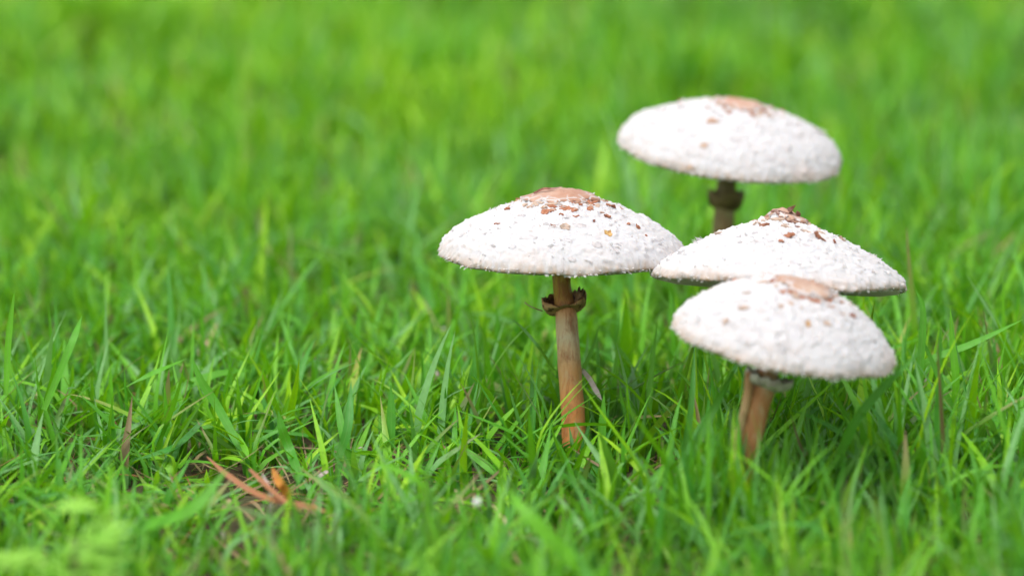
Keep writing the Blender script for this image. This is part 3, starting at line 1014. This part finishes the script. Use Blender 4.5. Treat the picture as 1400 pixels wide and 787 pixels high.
ribbon('straw', [AH(700, 738, .006), AH(690, 712, .012), AH(672, 688, .016)], .0016, M_STRAW,
       'blurred brownish straw slanting left below the long mushroom stem', 'straw', taper=.4, face=(0, -1, .5))
ribbon('straw', [AH(630, 700, .010), AH(629, 685, .014), AH(622, 668, .018)], .0022, M_STRAW,
       'short hooked pale brown straw left of the white seed head', 'straw', taper=.4, face=(0, -1, .5))
ribbon('straw', [AH(228, 458, .010), AH(300, 462, .016), AH(316, 460, .018)], .0012, M_STRAW,
       'thin orange tan straw lying level among left hand blades', 'straw', taper=.4)
ribbon('pale_blade', [AD(794, 503, 1.172), AD(806, 518, 1.168), AD(815, 534, 1.165), AD(823, 547, 1.163)], .0021, M_PALE,
       'small white bleached blade hanging just right of the long brown stem', 'dead grass blade', taper=.3, face=(0, -1, .4), fold=.1)

# hero living blades around the stems
hb = [
    ([AH(765, 520, .010), AD(742, 482, 1.16), AD(716, 450, 1.16), AD(697, 434, 1.16)], .0013, .05, 'thin dark green blade leaning left beside the long brown stem', (0, -1, .1)),
    ([AD(792, 560, 1.175), AD(797, 508, 1.172), AD(808, 480, 1.17), AD(819, 444, 1.168)], .0023, .06, 'dark green blade leaning right behind the long brown stem', (.5, -1, -.2)),
    ([AD(795, 640, 1.15), AD(789, 600, 1.15), AD(796, 560, 1.15), AD(808, 612, 1.13)], .0, 0, None, None),
    ([AD(822, 640, 1.14), AD(823, 590, 1.14), AD(826, 535, 1.14)], .0034, .35, 'broad upright pale green blade right of the long stem foot', (0, -1, .3)),
    ([AD(905, 750, 1.02), AD(888, 700, 1.0), AD(885, 640, .99)], .0032, .55, 'upright blurred blade at the front between the two stems', (0, -1, .3)),
    ([AD(930, 640, 1.10), AD(944, 560, 1.10), AD(950, 470, 1.11)], .0026, .12, 'dark upright blade just left of the nearest mushroom stem', (.3, -1, 0)),
    ([AD(915, 690, 1.05), AD(960, 590, 1.05), AD(1012, 490, 1.06)], .0034, .25, 'long blade slanting up right toward the nearest mushroom ring', (0, -1, .4)),
    ([AD(1140, 640, 1.06), AD(1180, 560, 1.05), AD(1262, 476, 1.05)], .0036, .2, 'broad green blade slanting up to the right under the nearest cap', (0, -1, .5)),
    ([AD(1262, 640, 1.13), AD(1256, 540, 1.13), AD(1262, 430, 1.13), AD(1252, 395, 1.13)], .0030, .3, 'tall pale blade rising right of the overlapping caps', (0, -1, .2)),
    ([AD(1290, 640, 1.15), AD(1306, 540, 1.14), AD(1302, 470, 1.14), AD(1299, 418, 1.14)], .0032, .45, 'tall straight blade reaching up at the right of the caps', (0, -1, .2)),
    ([AD(1225, 560, 1.16), AD(1262, 500, 1.15), AD(1330, 470, 1.15), AD(1400, 436, 1.15)], .0036, .35, 'long broad blade arching toward the right picture edge', (0, -.7, 1)),
    ([AD(480, 640, 1.14), AD(468, 590, 1.14), AD(457, 525, 1.15)], .0034, .3, 'upright pointed blade left of a matching pair at left centre', (0, -1, .3)),
    ([AD(463, 625, 1.13), AD(476, 580, 1.13), AD(480, 520, 1.14)], .0036, .15, 'upright bluish blade leaning right of the matching pair at left centre', (0, -1, .3)),
    ([AD(534, 612, 1.14), AD(535, 570, 1.14), AD(534, 525, 1.14)], .0036, .22, 'solitary straight pointed blade standing at left of picture centre', (0, -1, .3)),
    ([AH(335, 625, .010), AD(300, 560, 1.15), AD(275, 520, 1.15), AD(262, 487, 1.15)], .0036, .3, 'broad blade leaning left above the rusty dead blades', (0, -1, .5)),
    ([AH(415, 668, .008), AD(398, 620, 1.13), AD(385, 585, 1.13), AD(380, 560, 1.13)], .0040, .25, 'wide pale blade leaning left beside the amber blade', (0, -1, .6)),
    ([AH(205, 560, .020), AH(165, 590, .018), AH(100, 598, .022)], .0032, .35, 'nearly level green blade lying at left above the weed', (0, -.6, 1)),
    ([AH(278, 575, .020), AH(240, 610, .018), AH(180, 630, .014)], .0030, .15, 'sloping grey green blade lying up and left of the rusty blade', (0, -.6, 1)),
    ([AD(610, 700, 1.00), AD(580, 665, .99), AD(535, 640, .99), AD(490, 634, .99)], .0028, .5, 'blurred pale blade arching left at bottom centre', (0, -.5, 1)),
    ([AD(820, 800, .93), AD(770, 755, .93), AD(722, 705, .93), AD(690, 665, .94)], .0058, .5, 'widest blurred blade running diagonally at bottom centre', (0, -.7, 1)),
    ([AD(650, 795, .97), AD(655, 740, .97), AD(652, 690, .97)], .0022, .3, 'thin blurred stalk carrying the white seed head', (0, -1, .3)),
    ([AD(60, 560, 1.14), AD(98, 470, 1.14), AD(112, 432, 1.15)], .0030, .35, 'tall blade leaning right near the left edge', (0, -1, .3)),
    ([AD(8, 540, 1.15), AD(12, 460, 1.15), AD(20, 395, 1.15)], .0026, .45, 'thin tall upright blade at the left edge', (0, -1, .2)),
    ([AH(120, 560, .006), AD(190, 520, 1.16), AD(255, 490, 1.16)], .0030, .4, 'blade reaching up right across the left foreground', (0, -.8, .8)),
    ([AD(150, 730, 1.0), AD(255, 700, .985), AD(312, 640, .99)], .0050, .4, 'wide blurred blade sloping up right beside the weed', (0, -.8, .8)),
    ([AH(540, 225, .012), AH(515, 190, .026), AH(480, 160, .034), AH(448, 150, .032)], .0062, .02, 'pale blurred blade arching left in the far lawn above the left mushroom', (0, -.7, .7)),
    ([AH(142, 300, .008), AH(139, 260, .022), AH(137, 215, .036)], .0050, .02, 'pale blurred upright blade in the far lawn at upper left', (0, -1, .3)),
    ([AH(495, 340, .004), AH(478, 290, .020), AH(470, 240, .036)], .0040, .9, 'yellow green blurred blade leaning left behind the lawn at centre left', (0, -1, .3)),
    ([AD(300, 560, 1.2), AD(318, 500, 1.2), AD(322, 470, 1.21), AD(300, 500, 1.2)], 0, 0, None, None),
]
for pts, wd, ti, lab, fc in hb:
    if not lab: continue
    ribbon('grass_blade', pts, wd, M_GRASS, lab, 'grass blade', 'single grass blades standing out from the lawn', taper=.45, tint=ti, face=fc, roll=random.uniform(-.3, .3), fold=.25)

# crumpled dark lump on the right of that ring
lv, lf = [], []
for i in range(13):
    for k in range(18):
        ph, a = math.pi * i / 12, math.tau * k / 18
        q = Vector((math.sin(ph) * math.cos(a), math.sin(ph) * math.sin(a), math.cos(ph)))
        f = 1 + .7 * noise.noise(q * 2.3) + .35 * noise.noise(q * 6)
        lv.append(AD(793, 408, D1 - .002) + Vector((q.x * .0021, q.y * .0026, q.z * .0036)) * f)
for i in range(12):
    for k in range(18):
        lf.append((i * 18 + k, (i + 1) * 18 + k, (i + 1) * 18 + (k + 1) % 18, i * 18 + (k + 1) % 18))
mesh_obj('ring_fold', lv, lf, scale_material('dark ring fold', (.09, .05, .025), (.26, .16, .07), (.04, .02, .012)), root1, True, None, s1b)

# a strip peeling from the stem of the nearest mushroom
sp3 = spline([AD(1025, 508, D3 - .003), AD(1021, 545, D3 - .003), AD(1012, 585, D3 - .003), AD(1003, 640, D3 - .003), AD(1000, 700, D3 - .002)], 20)
v3, f3, a3 = tube(sp3, [.0016] * 12 + [.0019] * 9, 10, .12, 2.0)
mesh_obj('peeling_strip', v3, f3, M_STEM2, root3, True, {'along': a3}, s3b)

# thin dark hair on the ring of the left mushroom (moves with it)
hp = spline([AD(742, 425, D1 - .006), AD(733, 422, D1 - .006), AD(724, 418, D1 - .006), AD(717, 413, D1 - .006)], 8)
vv, ff_, al_ = tube(hp, [.00022] * 9, 6)
mesh_obj('ring_thread', vv, ff_, M_DARK, root1, True, {'along': al_}, s1b)


def pebble(name, p, r, mat, label, cat, group=None, squash=.7, seed=0):
    """small irregular crumb or seed"""
    vs, fs = [], []
    a, b = 12, 8
    for i in range(b + 1):
        ph = math.pi * i / b
        for k in range(a):
            q = Vector((math.sin(ph) * math.cos(math.tau * k / a), math.sin(ph) * math.sin(math.tau * k / a), math.cos(ph)))
            f = 1 + .45 * noise.noise(q * 1.6 + Vector((seed, 0, 0)))
            vs.append(Vector(p) + Vector((q.x, q.y * .9, q.z * squash)) * r * f)
    for i in range(b):
        for k in range(a):
            fs.append((i * a + k, (i + 1) * a + k, (i + 1) * a + (k + 1) % a, i * a + (k + 1) % a))
    o = mesh_obj(name, vs, fs, mat, None, True, None, p)
    return tag(o, label, cat, group)


M_SEED = plain_leaf('white seed fluff', (.80, .78, .80), (.70, .66, .68), .2)
pebble('seed_head', AD(653, 686, .968), .0014, M_SEED, 'round white seed head on a thin blurred stalk at bottom centre', 'seed head', squash=1)
pebble('brown_crumb', AH(557, 688, .016), .0014, M_CRUMB, 'larger orange brown crumb in the grass below left of the long stem', 'crumb', 'orange brown crumbs', seed=3)
pebble('brown_crumb', AH(511, 697, .014), .0012, M_CRUMB, 'smaller orange brown crumb left of its darker neighbour at bottom centre', 'crumb', 'orange brown crumbs', seed=6)


def petal(p, L, W, ang, mat, label, cat, seed=0, tilt=.6):
    rs = random.Random(seed)
    d = Vector((math.cos(ang), .2, math.sin(ang))).normalized()
    nn = Vector((0, -1, tilt)); nn = (nn - d * nn.dot(d)).normalized()
    s = d.cross(nn)
    vs, fs = [], []
    for i in range(7):
        t = i / 6
        wv = W * .5 * math.sin(math.pi * (.08 + .84 * t)) ** .6 * rs.uniform(.8, 1.15)
        for k in (-1, -.3, .4, 1):
            vs.append(Vector(p) + d * L * (t - .5) + s * wv * k + nn * (.25 * W * abs(k) + .12 * L * math.sin(t * 3)))
    m_ = len(vs)
    vs += [v - nn * .00025 for v in vs]
    for i in range(6):
        for k in range(3):
            a = i * 4 + k
            fs += [(a, a + 1, a + 5, a + 4), (m_ + a, m_ + a + 4, m_ + a + 5, m_ + a + 1)]
        fs += [(i * 4, i * 4 + 4, m_ + i * 4 + 4, m_ + i * 4), (i * 4 + 3, m_ + i * 4 + 3, m_ + i * 4 + 7, i * 4 + 7)]
    for k in range(3):
        fs += [(k, m_ + k, m_ + k + 1, k + 1), (24 + k, 25 + k, m_ + 25 + k, m_ + 24 + k)]
    o = mesh_obj('litter_flake', vs, fs, mat, None, True, None, p)
    return tag(o, label, cat, 'pale litter flakes in the grass')


petal(AH(495, 616, .012), .0042, .0028, -.3, M_PALE, 'small white flake lying between upright blades left of centre', 'litter flake', 1)
petal(AH(608, 452, .020), .0040, .0022, -.9, M_PALE, 'pale flake caught on blades just below left of the long stemmed cap', 'litter flake', 2)
petal(AH(597, 512, .018), .0034, .0020, 1.5, M_PALE, 'whitish curled flake standing upright left of the long stem', 'litter flake', 3)
petal(AH(284, 755, .006), .0045, 0.0028, .9, M_STRAW, 'blurred pinkish white flake at the bottom below the rusty blades', 'litter flake', 4)
petal(AH(303, 735, .010), .0050, .0024, 1.4, M_PALE, 'blurred pinkish upright flake above another at bottom left', 'litter flake', 5)
petal(AH(442, 648, .012), .0046, .0018, .5, M_PALE, 'small pale sliver right of the amber blade', 'litter flake', 6)
petal(AH(310, 690, .010), .0052, .0024, 1.0, M_STRAW, 'tan brown flake just under the long rusty blade', 'litter flake', 7)
petal(AH(1262, 520, .022), .0034, .0026, .4, M_PALE, 'pale flake among blades right of the nearest cap', 'litter flake', 8)
petal(AH(52, 540, .020), .0034, .0020, 1.2, M_STRAW, 'tiny tan flake between tall blades near the left edge', 'litter flake', 9)

# bark fragment on the crown of the left mushroom
bp = []
eye = Vector((0, 0, CAMH))
for dx_, dy_ in ((-.0115, -.001), (-.0075, .0), (-.0035, -.001), (.0005, .001)):
    hh = tree1.ray_cast(Vector((c1.x + dx_, c1.y + dy_, 1)), Vector((0, 0, -1)), 2)
    bp.append(hh[0] + Vector((0, 0, .0012 + (.0008 if dx_ in (-.0075, .0005) else 0))))
ribbon('bark_fragment', bp, .0016, M_DARK,
       'small dark bark fragment lying on the brown crown of the left mushroom', 'bark fragment', taper=.4, seg=10, face=(0, -.6, 1))


# the light green weed, bottom left
def weed(base, label):
    root = empty('weed_seedling', base)
    tag(root, label, 'weed')
    top = base + Vector((.004, 0, .044))
    sp_ = spline([base, base + Vector((.001, .001, .012)), top], 10)
    v_, f_, a_ = tube(sp_, [.0011] * 11, 10)
    mesh_obj('stem', v_, f_, M_WEEDSTEM, root, True, {'along': a_}, base)
    rs = random.Random(5)
    for j in range(17):
        a = j * 2.4 + .3
        el = rs.uniform(.15, .75)
        L = rs.uniform(.013, .022)
        d = Vector((math.cos(a) * math.cos(el), math.sin(a) * math.cos(el), math.sin(el)))
        s = d.cross(UP).normalized()
        nn = s.cross(d)
        o0 = sp_[5 + j % 6] + Vector((rs.uniform(-.006, .006), rs.uniform(-.003, .006), rs.uniform(-.003, .003))) * (j > 8)
        vs, fs = [], []
        # petiole
        pv_, pf_, pa_ = tube(spline([o0, o0 + d * L * .3, o0 + d * L * .55], 5), [.0006] * 6, 6)
        vs += pv_; fs += pf_
        c0 = o0 + d * L * .5
        for lobe in range(7):
            la = (lobe - 3) * .52
            ld = d * math.cos(la) + s * math.sin(la)
            ls = ld.cross(nn).normalized()
            LL = L * (.75 - .07 * abs(lobe - 3)) * rs.uniform(.85, 1.1)
            b = len(vs)
            for t, wd in ((0, .04), (.3, .07), (.55, .11), (.7, .10), (.85, .06), (1, .01)):
                c = c0 + ld * LL * t + nn * (.10 * LL * math.sin(t * 2.6) - .12 * LL * t * t + lobe * .00005)
                vs += [c - ls * wd * LL + nn * .05 * LL, c, c + ls * wd * LL + nn * .05 * LL]
            for i in range(5):
                q = b + i * 3
                fs += [(q, q + 1, q + 4, q + 3), (q + 1, q + 2, q + 5, q + 4)]
        mesh_obj('leaf', vs, fs, M_WEED, root, True, None, base)
    return root


wb = gz(at_depth(88, 830, .905), 0)
weed(wb, 'blurred light yellow green weed with lobed leaves at the bottom left corner')
